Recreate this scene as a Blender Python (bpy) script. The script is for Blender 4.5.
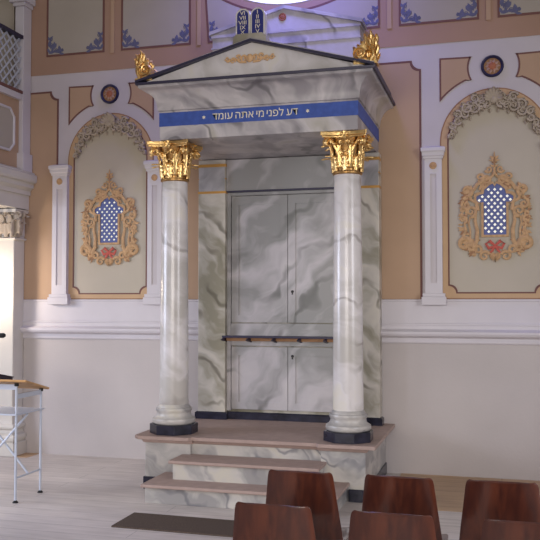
import bpy, math, random
from mathutils import Vector, Matrix
R = math.radians
sc = bpy.context.scene
col = sc.collection
for o in list(bpy.data.objects): bpy.data.objects.remove(o)

# ---------------------------------------------------------------- camera
cam = bpy.data.cameras.new('camera'); cam.sensor_width = 36; cam.lens = 829/540*36
cam.clip_end = 100
co = bpy.data.objects.new('camera', cam); col.objects.link(co)
co.location = (0, 0, 1.7)
co.rotation_euler = (math.pi/2 + math.atan(30.5/829), 0, R(15.5))
sc.camera = co

# ---------------------------------------------------------------- light
w = bpy.data.worlds.new('world'); sc.world = w; w.use_nodes = True
w.node_tree.nodes['Background'].inputs[0].default_value = (0.92, 0.87, 0.87, 1)
w.node_tree.nodes['Background'].inputs[1].default_value = 0.30

def area(name, loc, target, sx, sy, power, color, spread=180):
    l = bpy.data.lights.new(name, 'AREA'); l.shape = 'RECTANGLE'; l.size = sx; l.size_y = sy
    l.energy = power; l.color = color; l.spread = R(spread)
    o = bpy.data.objects.new(name, l); col.objects.link(o); o.location = loc
    o.rotation_euler = (Vector(target)-Vector(loc)).to_track_quat('-Z', 'Y').to_euler()
    return o
area('window_daylight', (5.5, 1.5, 2.6), (-2.0, 7.6, 0.5), 2.5, 2.4, 60, (0.92, 0.93, 1.0), 90)
area('window_daylight', (-1.5, -4.5, 2.4), (-2.4, 8.2, 0.6), 5, 2.0, 58, (1.0, 0.93, 0.86), 60)
area('side_daylight', (-8.2, 4.6, 2.2), (-3.2, 6.4, 0.0), 2.5, 2.0, 140, (0.72, 0.80, 1.0), 110)
area('attic_violet_fill', (-1.9, 7.3, 6.1), (-2.0, 8.1, 4.4), 0.8, 0.5, 27, (0.22, 0.22, 1.0), 110)  # added violet fill hung inside the room, aimed back to brighten the attic
sc.view_settings.view_transform = 'Standard'
sc.view_settings.look = 'None'
sc.view_settings.exposure = 0.0
sc.view_settings.gamma = 1.0
sc.view_settings.use_curve_mapping = False

# ---------------------------------------------------------------- materials
def srgb(r, g, b):
    f = lambda c: (c/255/12.92) if c/255 <= .04045 else ((c/255+.055)/1.055)**2.4
    return (f(r), f(g), f(b), 1)
def mat(name, c, rough=.6, metal=0, spec=.4, noise=0, nscale=6, bump=0, bscale=40, emit=None, es=0, coat=0):
    m = bpy.data.materials.new(name); m.use_nodes = True
    nt = m.node_tree; b = nt.nodes['Principled BSDF']
    b.inputs['Base Color'].default_value = c; b.inputs['Roughness'].default_value = rough
    b.inputs['Metallic'].default_value = metal; b.inputs['Specular IOR Level'].default_value = spec
    b.inputs['Coat Weight'].default_value = coat; b.inputs['Coat Roughness'].default_value = .12
    tc = nt.nodes.new('ShaderNodeTexCoord')
    n = nt.nodes.new('ShaderNodeTexNoise'); n.inputs['Scale'].default_value = nscale; n.inputs['Detail'].default_value = 5
    nt.links.new(tc.outputs['Object'], n.inputs['Vector'])
    rp = nt.nodes.new('ShaderNodeValToRGB')
    k = noise
    rp.color_ramp.elements[0].color = (c[0]*(1-k), c[1]*(1-k), c[2]*(1-k), 1)
    rp.color_ramp.elements[1].color = (min(1, c[0]*(1+k)), min(1, c[1]*(1+k)), min(1, c[2]*(1+k)), 1)
    rp.color_ramp.elements[0].position = .3; rp.color_ramp.elements[1].position = .7
    nt.links.new(n.outputs['Fac'], rp.inputs[0]); nt.links.new(rp.outputs[0], b.inputs['Base Color'])
    if bump:
        n2 = nt.nodes.new('ShaderNodeTexNoise'); n2.inputs['Scale'].default_value = bscale
        nt.links.new(tc.outputs['Object'], n2.inputs['Vector'])
        bp = nt.nodes.new('ShaderNodeBump'); bp.inputs['Strength'].default_value = bump; bp.inputs['Distance'].default_value = .01
        nt.links.new(n2.outputs['Fac'], bp.inputs['Height']); nt.links.new(bp.outputs[0], b.inputs['Normal'])
    if emit:
        b.inputs['Emission Color'].default_value = emit; b.inputs['Emission Strength'].default_value = es
    return m

def marble(name, base, cloud, vein, tint, scale=1.0, rot=(0, .7, 0), amt=1.0, rough=.32, seed=0.0):
    m = bpy.data.materials.new(name); m.use_nodes = True
    nt = m.node_tree; N = nt.nodes; L = nt.links; b = N['Principled BSDF']
    b.inputs['Roughness'].default_value = rough; b.inputs['Specular IOR Level'].default_value = .45
    tc = N.new('ShaderNodeTexCoord'); mp = N.new('ShaderNodeMapping')
    mp.inputs['Rotation'].default_value = rot; mp.inputs['Location'].default_value = (seed, seed*.7, seed*1.3)
    mp.inputs['Scale'].default_value = (scale, scale, scale)
    L.new(tc.outputs['Object'], mp.inputs[0])
    # warp
    wn = N.new('ShaderNodeTexNoise'); wn.inputs['Scale'].default_value = 1.6; wn.inputs['Detail'].default_value = 3
    L.new(mp.outputs[0], wn.inputs['Vector'])
    vm = N.new('ShaderNodeVectorMath'); vm.operation = 'MULTIPLY_ADD'
    vm.inputs[1].default_value = (.9, .9, .9); L.new(wn.outputs['Color'], vm.inputs[0]); L.new(mp.outputs[0], vm.inputs[2])
    # clouds
    st = N.new('ShaderNodeVectorMath'); st.operation = 'MULTIPLY'; st.inputs[1].default_value = (2.6, 1.2, .8)
    L.new(vm.outputs[0], st.inputs[0])
    cn = N.new('ShaderNodeTexNoise'); cn.inputs['Scale'].default_value = 1.5; cn.inputs['Detail'].default_value = 4
    L.new(st.outputs[0], cn.inputs['Vector'])
    cr = N.new('ShaderNodeValToRGB'); e = cr.color_ramp.elements
    e[0].position = .40; e[0].color = cloud; e[1].position = .58; e[1].color = base
    e2 = cr.color_ramp.elements.new(.72); e2.color = tint
    L.new(cn.outputs['Fac'], cr.inputs[0])
    # veins: thin ridge of a wave
    wv = N.new('ShaderNodeTexWave'); wv.inputs['Scale'].default_value = .9; wv.inputs['Distortion'].default_value = 5
    wv.inputs['Detail'].default_value = 3; wv.inputs['Detail Scale'].default_value = 1.2
    L.new(vm.outputs[0], wv.inputs['Vector'])
    vr = N.new('ShaderNodeValToRGB'); e = vr.color_ramp.elements
    e[0].position = 0; e[0].color = (.75*amt, .75*amt, .75*amt, 1); e[1].position = .10; e[1].color = (0, 0, 0, 1)
    L.new(wv.outputs['Fac'], vr.inputs[0])
    mk = N.new('ShaderNodeTexNoise'); mk.inputs['Scale'].default_value = 2.2
    L.new(mp.outputs[0], mk.inputs['Vector'])
    mr = N.new('ShaderNodeValToRGB'); mr.color_ramp.elements[0].position = .45; mr.color_ramp.elements[1].position = .62
    L.new(mk.outputs['Fac'], mr.inputs[0])
    mu = N.new('ShaderNodeMath'); mu.operation = 'MULTIPLY'
    L.new(vr.outputs[0], mu.inputs[0]); L.new(mr.outputs[0], mu.inputs[1])
    mx = N.new('ShaderNodeMix'); mx.data_type = 'RGBA'; mx.inputs['B'].default_value = vein
    L.new(mu.outputs[0], mx.inputs['Factor']); L.new(cr.outputs[0], mx.inputs['A'])
    L.new(mx.outputs['Result'], b.inputs['Base Color'])
    return m

def planks(name, c1, c2, seam):
    m = bpy.data.materials.new(name); m.use_nodes = True
    nt = m.node_tree; N = nt.nodes; L = nt.links; b = N['Principled BSDF']
    b.inputs['Roughness'].default_value = .42; b.inputs['Specular IOR Level'].default_value = .5
    tc = N.new('ShaderNodeTexCoord')
    br = N.new('ShaderNodeTexBrick'); br.inputs['Scale'].default_value = 1
    br.inputs['Brick Width'].default_value = 2.6; br.inputs['Row Height'].default_value = .19
    br.inputs['Mortar Size'].default_value = .003; br.inputs['Mortar Smooth'].default_value = .4
    br.inputs['Color1'].default_value = c1; br.inputs['Color2'].default_value = c2; br.inputs['Mortar'].default_value = seam
    L.new(tc.outputs['Object'], br.inputs['Vector'])
    mp = N.new('ShaderNodeMapping'); mp.inputs['Scale'].default_value = (1.2, 9, 9); L.new(tc.outputs['Object'], mp.inputs[0])
    n = N.new('ShaderNodeTexNoise'); n.inputs['Scale'].default_value = 2.2; n.inputs['Detail'].default_value = 6
    L.new(mp.outputs[0], n.inputs['Vector'])
    n2 = N.new('ShaderNodeTexNoise'); n2.inputs['Scale'].default_value = 1.1; n2.inputs['Detail'].default_value = 3
    L.new(tc.outputs['Object'], n2.inputs['Vector'])
    r = N.new('ShaderNodeValToRGB'); r.color_ramp.elements[0].position = .35; r.color_ramp.elements[0].color = (.84, .83, .82, 1)
    r.color_ramp.elements[1].position = .65; r.color_ramp.elements[1].color = (1, 1, 1, 1)
    L.new(n.outputs['Fac'], r.inputs[0])
    r2 = N.new('ShaderNodeValToRGB'); r2.color_ramp.elements[0].position = .35; r2.color_ramp.elements[0].color = (.8, .8, .82, 1)
    r2.color_ramp.elements[1].position = .6; L.new(n2.outputs['Fac'], r2.inputs[0])
    m1 = N.new('ShaderNodeMix'); m1.data_type = 'RGBA'; m1.blend_type = 'MULTIPLY'; m1.inputs['Factor'].default_value = 1
    L.new(br.outputs['Color'], m1.inputs['A']); L.new(r.outputs[0], m1.inputs['B'])
    m2 = N.new('ShaderNodeMix'); m2.data_type = 'RGBA'; m2.blend_type = 'MULTIPLY'; m2.inputs['Factor'].default_value = 1
    L.new(m1.outputs['Result'], m2.inputs['A']); L.new(r2.outputs[0], m2.inputs['B'])
    L.new(m2.outputs['Result'], b.inputs['Base Color'])
    return m

def veneer(name, c, dark):
    m = bpy.data.materials.new(name); m.use_nodes = True
    nt = m.node_tree; N = nt.nodes; L = nt.links; b = N['Principled BSDF']
    b.inputs['Roughness'].default_value = .28; b.inputs['Coat Weight'].default_value = .5; b.inputs['Coat Roughness'].default_value = .1
    tc = N.new('ShaderNodeTexCoord'); mp = N.new('ShaderNodeMapping'); mp.inputs['Scale'].default_value = (14, 14, 1.4)
    L.new(tc.outputs['Object'], mp.inputs[0])
    n = N.new('ShaderNodeTexNoise'); n.inputs['Scale'].default_value = 1.5; n.inputs['Detail'].default_value = 6; n.inputs['Distortion'].default_value = .6
    L.new(mp.outputs[0], n.inputs['Vector'])
    r = N.new('ShaderNodeValToRGB'); r.color_ramp.elements[0].position = .35; r.color_ramp.elements[0].color = dark
    r.color_ramp.elements[1].position = .7; r.color_ramp.elements[1].color = c
    L.new(n.outputs['Fac'], r.inputs[0]); L.new(r.outputs[0], b.inputs['Base Color'])
    return m

M = {}
M['wall_low'] = mat('grey_plaster', srgb(184, 176, 174), .8, noise=.05, nscale=1.5, bump=.1)
M['wall_white'] = mat('white_plaster', srgb(192, 184, 186), .7, noise=.03, nscale=3)
M['wall_trim'] = mat('white_moulding', srgb(200, 194, 198), .55, noise=.02)
M['brown'] = mat('brown_paint', srgb(178, 148, 122), .75, noise=.05, nscale=2)
M['brown_dark'] = mat('mauve_brown_paint', srgb(164, 132, 112), .75, noise=.05, nscale=2)
M['line'] = mat('dark_line_paint', srgb(112, 76, 70), .7, noise=.05)
M['ochre'] = mat('ochre_paint', srgb(190, 158, 124), .75, noise=.04)
M['cream'] = mat('cream_paint', srgb(180, 170, 154), .75, noise=.04, nscale=2)
M['cream_up'] = mat('grey_cream_paint', srgb(168, 158, 146), .75, noise=.05, nscale=2)
M['stucco'] = mat('stucco', srgb(172, 158, 142), .7, noise=.08, nscale=20)
M['orn'] = mat('painted_ornament', srgb(184, 148, 108), .7, noise=.2, nscale=30)
M['orn2'] = mat('painted_ornament_dark', srgb(150, 112, 80), .7, noise=.1, nscale=30)
M['bow'] = mat('red_bow_paint', srgb(184, 88, 74), .7, noise=.1)
M['floral'] = mat('blue_floral_paint', srgb(98, 98, 126), .7, noise=.1)
M['lattice'] = mat('blue_lattice_paint', srgb(86, 96, 146), .5)
M['pane'] = mat('window_daylight_glass', srgb(230, 225, 205), .3, emit=(.86, .84, .74, 1), es=.62)
M['rose'] = mat('rose_window_glass', srgb(200, 190, 255), .3, emit=(.66, .66, 1, 1), es=1.7)
M['navy'] = mat('navy_ring', srgb(40, 38, 72), .45)
M['med_orange'] = mat('orange_flower', srgb(164, 100, 72), .6, noise=.1)
M['med_petal'] = mat('pale_petal', srgb(176, 142, 128), .6, noise=.1)
M['gold'] = mat('gilding', (0.86, .58, .24, 1), .33, metal=1, noise=.12, nscale=25, bump=.25, bscale=60)
M['gold_shaded'] = mat('gilding_shaded', (0.42, .24, .09, 1), .4, metal=1, noise=.1)  # darker gilding: shade between the capital leaves put into the bell colour
M['text_gold'] = mat('pale_gold_lettering', srgb(232, 222, 200), .5)
M['gold_paint'] = mat('gold_paint', srgb(212, 172, 128), .45, metal=.0, noise=.1, nscale=30)
M['gold_band'] = mat('gold_band', srgb(198, 150, 82), .4, metal=.4, noise=.1)
M['blue_band'] = mat('blue_band_paint', srgb(58, 84, 160), .5, noise=.18, nscale=14)
M['tablet'] = mat('tablet_blue', srgb(40, 46, 118), .45)
M['black'] = mat('black_marble', srgb(40, 40, 54), .25, noise=.5, nscale=10)
M['navy_edge'] = mat('navy_edge', srgb(46, 42, 66), .4)
M['keyhole'] = mat('black_iron', srgb(22, 20, 24), .4)
M['sand'] = mat('red_sandstone', srgb(166, 144, 136), .6, noise=.08, nscale=12, bump=.1, bscale=80)
M['marble'] = marble('marble_grey', srgb(196, 190, 190), srgb(152, 147, 150), srgb(88, 85, 88), srgb(176, 170, 160), rot=(0, .75, 0), scale=1.1, seed=3.1, amt=.9)
M['marble_door'] = marble('marble_doors', srgb(182, 177, 180), srgb(140, 139, 138), srgb(84, 85, 82), srgb(194, 189, 190), scale=.9, rot=(0, -.8, 0), seed=21.0, amt=1.0)
M['marble_warm'] = marble('marble_warm', srgb(190, 183, 172), srgb(142, 136, 118), srgb(92, 85, 72), srgb(204, 196, 180), scale=1.1, rot=(0, .9, 0), seed=1.7, amt=1.0)
M['marble_col'] = marble('marble_column', srgb(212, 207, 207), srgb(184, 179, 174), srgb(132, 124, 118), srgb(214, 207, 192), scale=1.1, rot=(0, .9, .4), amt=.8, seed=5.5, rough=.24)
M['marble_step'] = marble('marble_steps', srgb(190, 185, 180), srgb(150, 147, 146), srgb(100, 100, 108), srgb(196, 190, 176), scale=1.5, rot=(0, 1.0, 0), seed=2.2, amt=.9)
M['floor'] = planks('floor_boards', srgb(212, 202, 196), srgb(206, 196, 190), srgb(150, 140, 136))
M['floor_tan'] = planks('tan_boards', srgb(200, 166, 130), srgb(188, 154, 118), srgb(120, 88, 60))
M['mat'] = mat('brown_doormat', srgb(92, 80, 72), .95, spec=.1, noise=.25, nscale=90, bump=.5, bscale=300)
M['veneer'] = veneer('brown_veneer', srgb(98, 50, 34), srgb(66, 32, 26))
M['chrome'] = mat('chrome', (.7, .7, .72, 1), .2, metal=1)
M['white_metal'] = mat('white_metal', srgb(188, 194, 208), .35, spec=.5)
M['top_wood'] = mat('pine_top', srgb(196, 150, 96), .5, noise=.15, nscale=8)
M['rubber'] = mat('black_rubber', srgb(30, 28, 30), .7)
M['book'] = mat('book_cover', srgb(48, 36, 50), .5)
M['paper'] = mat('book_paper', srgb(200, 190, 170), .8)
M['pier'] = mat('pier_plaster', srgb(196, 190, 182), .6, noise=.03)
M['lat_grey'] = mat('grey_lattice_paint', srgb(176, 178, 188), .5)
M['gal_dark'] = mat('gallery_interior', srgb(150, 146, 132), .9, noise=.1)
M['lamp_glass'] = mat('lamp_glass', srgb(255, 240, 220), .3, emit=(1, .86, .66, 1), es=6)

# ---------------------------------------------------------------- object helpers
WP = {}
def wpos(p): return WP.get(p.name, Vector((0, 0, 0)))
def thing(name, label, cat, loc=(0, 0, 0), group=None):
    o = bpy.data.objects.new(name, None); col.objects.link(o); o.empty_display_size = .1
    o.location = loc; WP[o.name] = Vector(loc)
    return tag(o, label, cat, group)
def tag(o, label=None, cat=None, group=None, kind=None):
    if label: o['label'] = label
    if cat: o['category'] = cat
    if group: o['group'] = group
    if kind: o['kind'] = kind
    return o
def link(o, parent=None):
    col.objects.link(o)
    if parent is not None:
        o.parent = parent
        o.location = -wpos(parent) if parent.type == 'EMPTY' else (0, 0, 0)
        WP[o.name] = Vector((0, 0, 0))
    return o
class MB:
    def __init__(s): s.v = []; s.f = []
    def add(s, v, f, T=None):
        n = len(s.v)
        s.v += [tuple(T @ Vector(p)) if T is not None else tuple(p) for p in v]
        s.f += [tuple(i+n for i in q) for q in f]; return s
    def box(s, x0, x1, y0, y1, z0, z1, T=None):
        v = [(x, y, z) for z in (z0, z1) for y in (y0, y1) for x in (x0, x1)]
        return s.add(v, [(0, 2, 3, 1), (4, 5, 7, 6), (0, 1, 5, 4), (2, 6, 7, 3), (0, 4, 6, 2), (1, 3, 7, 5)], T)
    def prism(s, loop, y0, y1, T=None):          # loop of (x,z), convex or simple
        n = len(loop)
        v = [(x, y0, z) for x, z in loop]+[(x, y1, z) for x, z in loop]
        f = [tuple(range(n)), tuple(range(2*n-1, n-1, -1))]+[(i, i+n, (i+1) % n+n, (i+1) % n) for i in range(n)]
        return s.add(v, f, T)
    def prismz(s, loop, z0, z1, T=None):
        n = len(loop)
        v = [(x, y, z0) for x, y in loop]+[(x, y, z1) for x, y in loop]
        f = [tuple(range(n-1, -1, -1)), tuple(range(n, 2*n))]+[(i, (i+1) % n, (i+1) % n+n, i+n) for i in range(n)]
        return s.add(v, f, T)
    def prismx(s, loop, x0, x1, T=None):
        n = len(loop)
        v = [(x0, y, z) for y, z in loop]+[(x1, y, z) for y, z in loop]
        f = [tuple(range(n-1, -1, -1)), tuple(range(n, 2*n))]+[(i, (i+1) % n, (i+1) % n+n, i+n) for i in range(n)]
        return s.add(v, f, T)
    def lathe(s, prof, cx, cy, seg=40, ang=0, T=None):
        v = []; f = []; n = len(prof)
        for k in range(seg):
            a = 2*math.pi*k/seg+ang
            for r, z in prof: v.append((cx+r*math.cos(a), cy+r*math.sin(a), z))
        for k in range(seg):
            k2 = (k+1) % seg
            for i in range(n-1): f.append((k*n+i, k2*n+i, k2*n+i+1, k*n+i+1))
        f.append(tuple(k*n for k in range(seg-1, -1, -1))); f.append(tuple(k*n+n-1 for k in range(seg)))
        return s.add(v, f, T)
    def tube(s, pts, r, seg=8, flat=1.0, T=None, closed=False):   # flat scales the y extent
        pts = [Vector(p) for p in pts]; n = len(pts)
        rr = r if isinstance(r, (list, tuple)) else [r]*n
        v = []; f = []; prev = None
        for i, p in enumerate(pts):
            if closed: t = pts[(i+1) % n]-pts[i-1]
            else: t = pts[min(i+1, n-1)]-pts[max(i-1, 0)]
            if t.length < 1e-9: t = Vector((0, 0, 1))
            t.normalize()
            if prev is None:
                ref = Vector((0, 1, 0)) if abs(t.y) < .9 else Vector((1, 0, 0))
                u = t.cross(ref).normalized()
            else:
                u = (prev-t*prev.dot(t))
                u = u.normalized() if u.length > 1e-6 else t.orthogonal().normalized()
            prev = u; b = t.cross(u)
            for k in range(seg):
                a = 2*math.pi*k/seg; d = (u*math.cos(a)+b*math.sin(a))*rr[i]
                v.append((p.x+d.x, p.y+d.y*flat, p.z+d.z))
        m = n if closed else n-1
        for i in range(m):
            j = (i+1) % n
            for k in range(seg):
                k2 = (k+1) % seg
                f.append((i*seg+k, i*seg+k2, j*seg+k2, j*seg+k))
        if not closed:
            f.append(tuple(range(seg-1, -1, -1))); f.append(tuple(range((n-1)*seg, n*seg)))
        return s.add(v, f, T)
    def mould(s, path, prof, closed=False):      # path (x,y); outward = right of travel; prof (d,z) bottom->top
        P = [Vector((a, b)) for a, b in path]; n = len(P); m = len(prof); v = []; f = []
        def nr(a, b): d = (b-a).normalized(); return Vector((d.y, -d.x))
        for i in range(n):
            if closed or 0 < i < n-1:
                n1 = nr(P[i-1], P[i]); n2 = nr(P[i], P[(i+1) % n]); k = (n1+n2); k = k/ max(.2, k.dot(n1)) if k.length > 1e-6 else n1
            elif i == 0: k = nr(P[0], P[1])
            else: k = nr(P[-2], P[-1])
            for d, z in prof: v.append((P[i].x+k.x*d, P[i].y+k.y*d, z))
        for i in range(n if closed else n-1):
            j = (i+1) % n
            for q in range(m-1): f.append((i*m+q, j*m+q, j*m+q+1, i*m+q+1))
        if not closed:
            f.append(tuple(range(m))); f.append(tuple(range((n-1)*m+m-1, (n-1)*m-1, -1)))
        return s.add(v, f)
    def build(s, name, m, parent=None, smooth=False, bevel=0, solid=0, sub=0):
        me = bpy.data.meshes.new(name); me.from_pydata(s.v, [], s.f); me.validate(); me.update()
        import bmesh
        bm = bmesh.new(); bm.from_mesh(me); bmesh.ops.recalc_face_normals(bm, faces=bm.faces[:]); bm.to_mesh(me); bm.free()
        me.materials.append(m)
        if smooth:
            for p in me.polygons: p.use_smooth = True
        o = bpy.data.objects.new(name, me); link(o, parent)
        if solid:
            md = o.modifiers.new('solid', 'SOLIDIFY'); md.thickness = solid; md.offset = 0
        if sub:
            md = o.modifiers.new('sub', 'SUBSURF'); md.levels = sub; md.render_levels = sub
        if bevel:
            md = o.modifiers.new('bevel', 'BEVEL'); md.width = bevel; md.segments = 2; md.limit_method = 'ANGLE'; md.angle_limit = R(40)
        if smooth and not sub:
            try:
                me.set_sharp_from_angle(angle=R(42))
            except Exception: pass
        return o
def struct(o): o['kind'] = 'structure'; return o
def area2(l): return sum(l[i][0]*l[(i+1) % len(l)][1]-l[(i+1) % len(l)][0]*l[i][1] for i in range(len(l)))
def flat(name, loops, y, th, m, parent=None, bevel=0, mb=None):
    """polygon with holes in the xz plane; front face at y-th, back at y"""
    cu = bpy.data.curves.new('tmp', 'CURVE'); cu.dimensions = '2D'; cu.fill_mode = 'BOTH'; cu.extrude = th/2
    for lp in loops:
        sp = cu.splines.new('POLY'); sp.points.add(len(lp)-1); sp.use_cyclic_u = True
        for i, (x, z) in enumerate(lp): sp.points[i].co = (x, z, 0, 1)
    o = bpy.data.objects.new('tmp', cu); col.objects.link(o)
    dg = bpy.context.evaluated_depsgraph_get(); dg.update()
    me = bpy.data.meshes.new_from_object(o.evaluated_get(dg))
    bpy.data.objects.remove(o); bpy.data.curves.remove(cu)
    v = [(p.co.x, y-th/2-p.co.z, p.co.y) for p in me.vertices]; f = [tuple(p.vertices) for p in me.polygons]
    bpy.data.meshes.remove(me)
    b = mb or MB(); b.add(v, f)
    if mb: return mb
    import bmesh
    me = bpy.data.meshes.new(name); me.from_pydata(b.v, [], b.f)
    bm = bmesh.new(); bm.from_mesh(me); bmesh.ops.remove_doubles(bm, verts=bm.verts[:], dist=1e-5)
    bmesh.ops.recalc_face_normals(bm, faces=bm.faces[:]); bm.to_mesh(me); bm.free(); me.materials.append(m)
    o = bpy.data.objects.new(name, me); link(o, parent)
    return o
def rect(x0, x1, z0, z1): return [(x0, z0), (x1, z0), (x1, z1), (x0, z1)]
def arc(cx, cz, r, a0, a1, n=16): return [(cx+r*math.cos(R(a0+(a1-a0)*i/n)), cz+r*math.sin(R(a0+(a1-a0)*i/n))) for i in range(n+1)]
def circ(cx, cz, r, n=40): return arc(cx, cz, r, 0, 360*(n-1)/n, n-1)
def spiral(cx, cz, r0, r1, a0, turns, y, n=26):
    return [(cx+(r0+(r1-r0)*t)*math.cos(R(a0)+2*math.pi*turns*t), y, cz+(r0+(r1-r0)*t)*math.sin(R(a0)+2*math.pi*turns*t)) for t in [i/n for i in range(n+1)]]
def copy_tree(o, loc=None, parent=None):
    c = o.copy(); col.objects.link(c)
    if parent is not None: c.parent = parent
    if loc is not None: c.location = loc
    for ch in list(o.children): copy_tree(ch, None, c)
    return c
def leaf(w, h, curl=.35, lean=0.0, cup=.25, nu=6, nv=8, lob=.12, tip=.35):
    """acanthus leaf grid: x lateral, -y outward, z up; curls outward at the tip"""
    v = []; f = []
    for j in range(nv+1):
        t = j/nv
        wd = w*.5*(.72+.5*math.sin(math.pi*min(1, t*1.05)))*(1-lob*abs(math.sin(t*math.pi*3.5)))
        if t > .8: wd *= max(.25, 1-(t-.8)*3.2)
        if t < .75: z = h*t/.75*.9; out = lean*t
        else:
            a = (t-.75)/.25*math.pi*.9; z = h*.9+math.sin(a)*h*.1*(1 if a < 1.6 else 1); out = lean*t+(1-math.cos(a))*tip*w*.5
        for i in range(nu+1):
            s = i/nu*2-1
            v.append((s*wd, -(out+cup*w*(1-s*s)*.5+ .035*w*math.cos(s*math.pi*3)), z-abs(s)*h*.05*t))
    for j in range(nv):
        for i in range(nu): a = j*(nu+1)+i; f.append((a, a+1, a+nu+2, a+nu+1))
    return v, f

D = 8.27          # back wall plane
CX = -2.08        # axis of the ark
# ---------------------------------------------------------------- structure
struct(MB().box(-8.6, 5.0, -5.0, 8.4, -.12, 0).build('floor', M['floor']))
b = flat('wall_back', [rect(-8.6, 5.0, 0, 8.2), circ(CX, 6.12, 1.335, 64)], D+.4, .4, M['wall_white']); struct(b)
struct(MB().box(-5.4, 5.0, D-.006, D, 0, 1.30).build('wall_back_lower', M['wall_low']))
struct(MB().box(-8.7, -8.6, -5.0, 8.67, 0, 8.2).build('wall_left', M['wall_white']))
struct(flat('wall_back_upper', [[(-5.18, 4.245), (5.0, 4.245), (5.0, 8.2), (-5.18, 8.2)], circ(CX, 6.12, 1.345, 64)], D, .006, M['brown_dark']))
# tan boards strip right of the ark
struct(MB().box(-.95, 5.0, 6.9, D-.006, 0, .004).build('floor_boards_tan', M['floor_tan']))
struct(MB().box(-7.5, -4.95, 8.0, D-.006, 0, .003).build('floor_boards_left', M['floor_tan']))
# dado trim
def trimx(name, prof, x0=-5.3, x1=5.0):
    return struct(MB().mould([(x0, D), (x1, D)], prof).build(name, M['wall_trim']))
trimx('trim_1', [(0, 1.30), (.018, 1.30), (.018, 1.69), (.026, 1.695), (.026, 1.71), (0, 1.712)])
trimx('trim_2', [(.018, 1.335), (.05, 1.338), (.075, 1.355), (.085, 1.375), (.085, 1.395), (.06, 1.405), (.03, 1.42), (.03, 1.455), (.036, 1.46), (.036, 1.475), (.018, 1.478)])
trimx('trim_3', [(0, 1.275), (.02, 1.278), (.028, 1.29), (.028, 1.30), (.0, 1.302)])
# rose window (deep reveal and glazing)
rw = struct(MB().lathe([(1.335, 0), (1.335, .03), (1.32, .03), (1.32, -.10), (1.335, -.10)], 0, 0, 64, T=Matrix.Translation((CX, D+.02, 6.12)) @ Matrix.Rotation(R(90), 4, 'X')).build('window_3', M['wall_trim']))
gb = MB().lathe([(1.33, 0), (1.33, .02)], 0, 0, 64, T=Matrix.Translation((CX, D+.005, 6.12)) @ Matrix.Rotation(R(90), 4, 'X')).build('glass', M['rose'], rw)
mu = MB()
for k in range(8):
    a = math.pi*k/8
    mu.tube([(CX+math.cos(a)*1.29, D-.01, 6.12+math.sin(a)*1.29), (CX-math.cos(a)*1.29, D-.01, 6.12-math.sin(a)*1.29)], .018, 6)
mu.build('muntin', M['navy_edge'], rw)

# ---------------------------------------------------------------- wall decoration
def notched(x0, x1, z0, z1, r, tl=True, tr=True, bl=True, br=True, st=.03):
    p = []
    def q(cx, cz, a0, a1): return arc(cx, cz, r, a0, a1, 6)
    p += q(x0, z0, 90, 0) if bl else [(x0, z0)]
    p += q(x1, z0, 180, 90) if br else [(x1, z0)]
    p += q(x1, z1, 270, 180) if tr else [(x1, z1)]
    p += q(x0, z1, 0, -90) if tl else [(x0, z1)]
    return p
def frame_panel(name, loop, inset, label, cat, mf, ml, y=D, th=.006, group=None, base=0):
    """field with a darker painted outline; inset = same loop shrunk"""
    t = thing(name, label, cat, (sum(p[0] for p in loop)/len(loop), y, min(p[1] for p in loop)), group)
    flat('border', [loop, inset], y-base, th, ml, t)
    flat('field', [inset], y-base, th*.7, mf, t)
    return t
frame_panel('wall_panel', notched(-5.25, -4.755, 1.708, 4.055, .09, False, True, False, False),
            notched(-5.245, -4.775, 1.715, 4.035, .09, False, True, False, False),
            'tall narrow brown wall panel between the left gallery and the first pilaster', 'wall panel', M['brown'], M['line'])
frame_panel('wall_panel', notched(-3.44, -.735, 1.708, 4.09, .09, True, True, False, False),
            notched(-3.42, -.755, 1.715, 4.07, .09, True, True, False, False),
            'wide brown wall panel behind and to the right of the marble ark', 'wall panel', M['brown'], M['line'])

def scroll_tube(mb, pts, r0, r1, flatn=.5, seg=7):
    n = len(pts); mb.tube(pts, [r0+(r1-r0)*i/(n-1) for i in range(n)], seg, flatn)
def mirx(pts, cx): return [(2*cx-p[0], p[1], p[2]) for p in pts]
def lf(mb, x, z, ang, ln, wd, y, th=.006):           # flat little leaf
    T = Matrix.Translation((x, y, z)) @ Matrix.Rotation(-R(ang), 4, 'Y')
    out = [(0, 0), (ln*.3, wd*.5), (ln*.62, wd*.42), (ln, 0), (ln*.62, -wd*.42), (ln*.3, -wd*.5)]
    n = 6
    v = [(a, 0, c) for a, c in out]+[(ln*.5, -th, 0)]
    mb.add(v, [(i, (i+1) % n, 6) for i in range(n)]+[tuple(range(n))], T)

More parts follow.
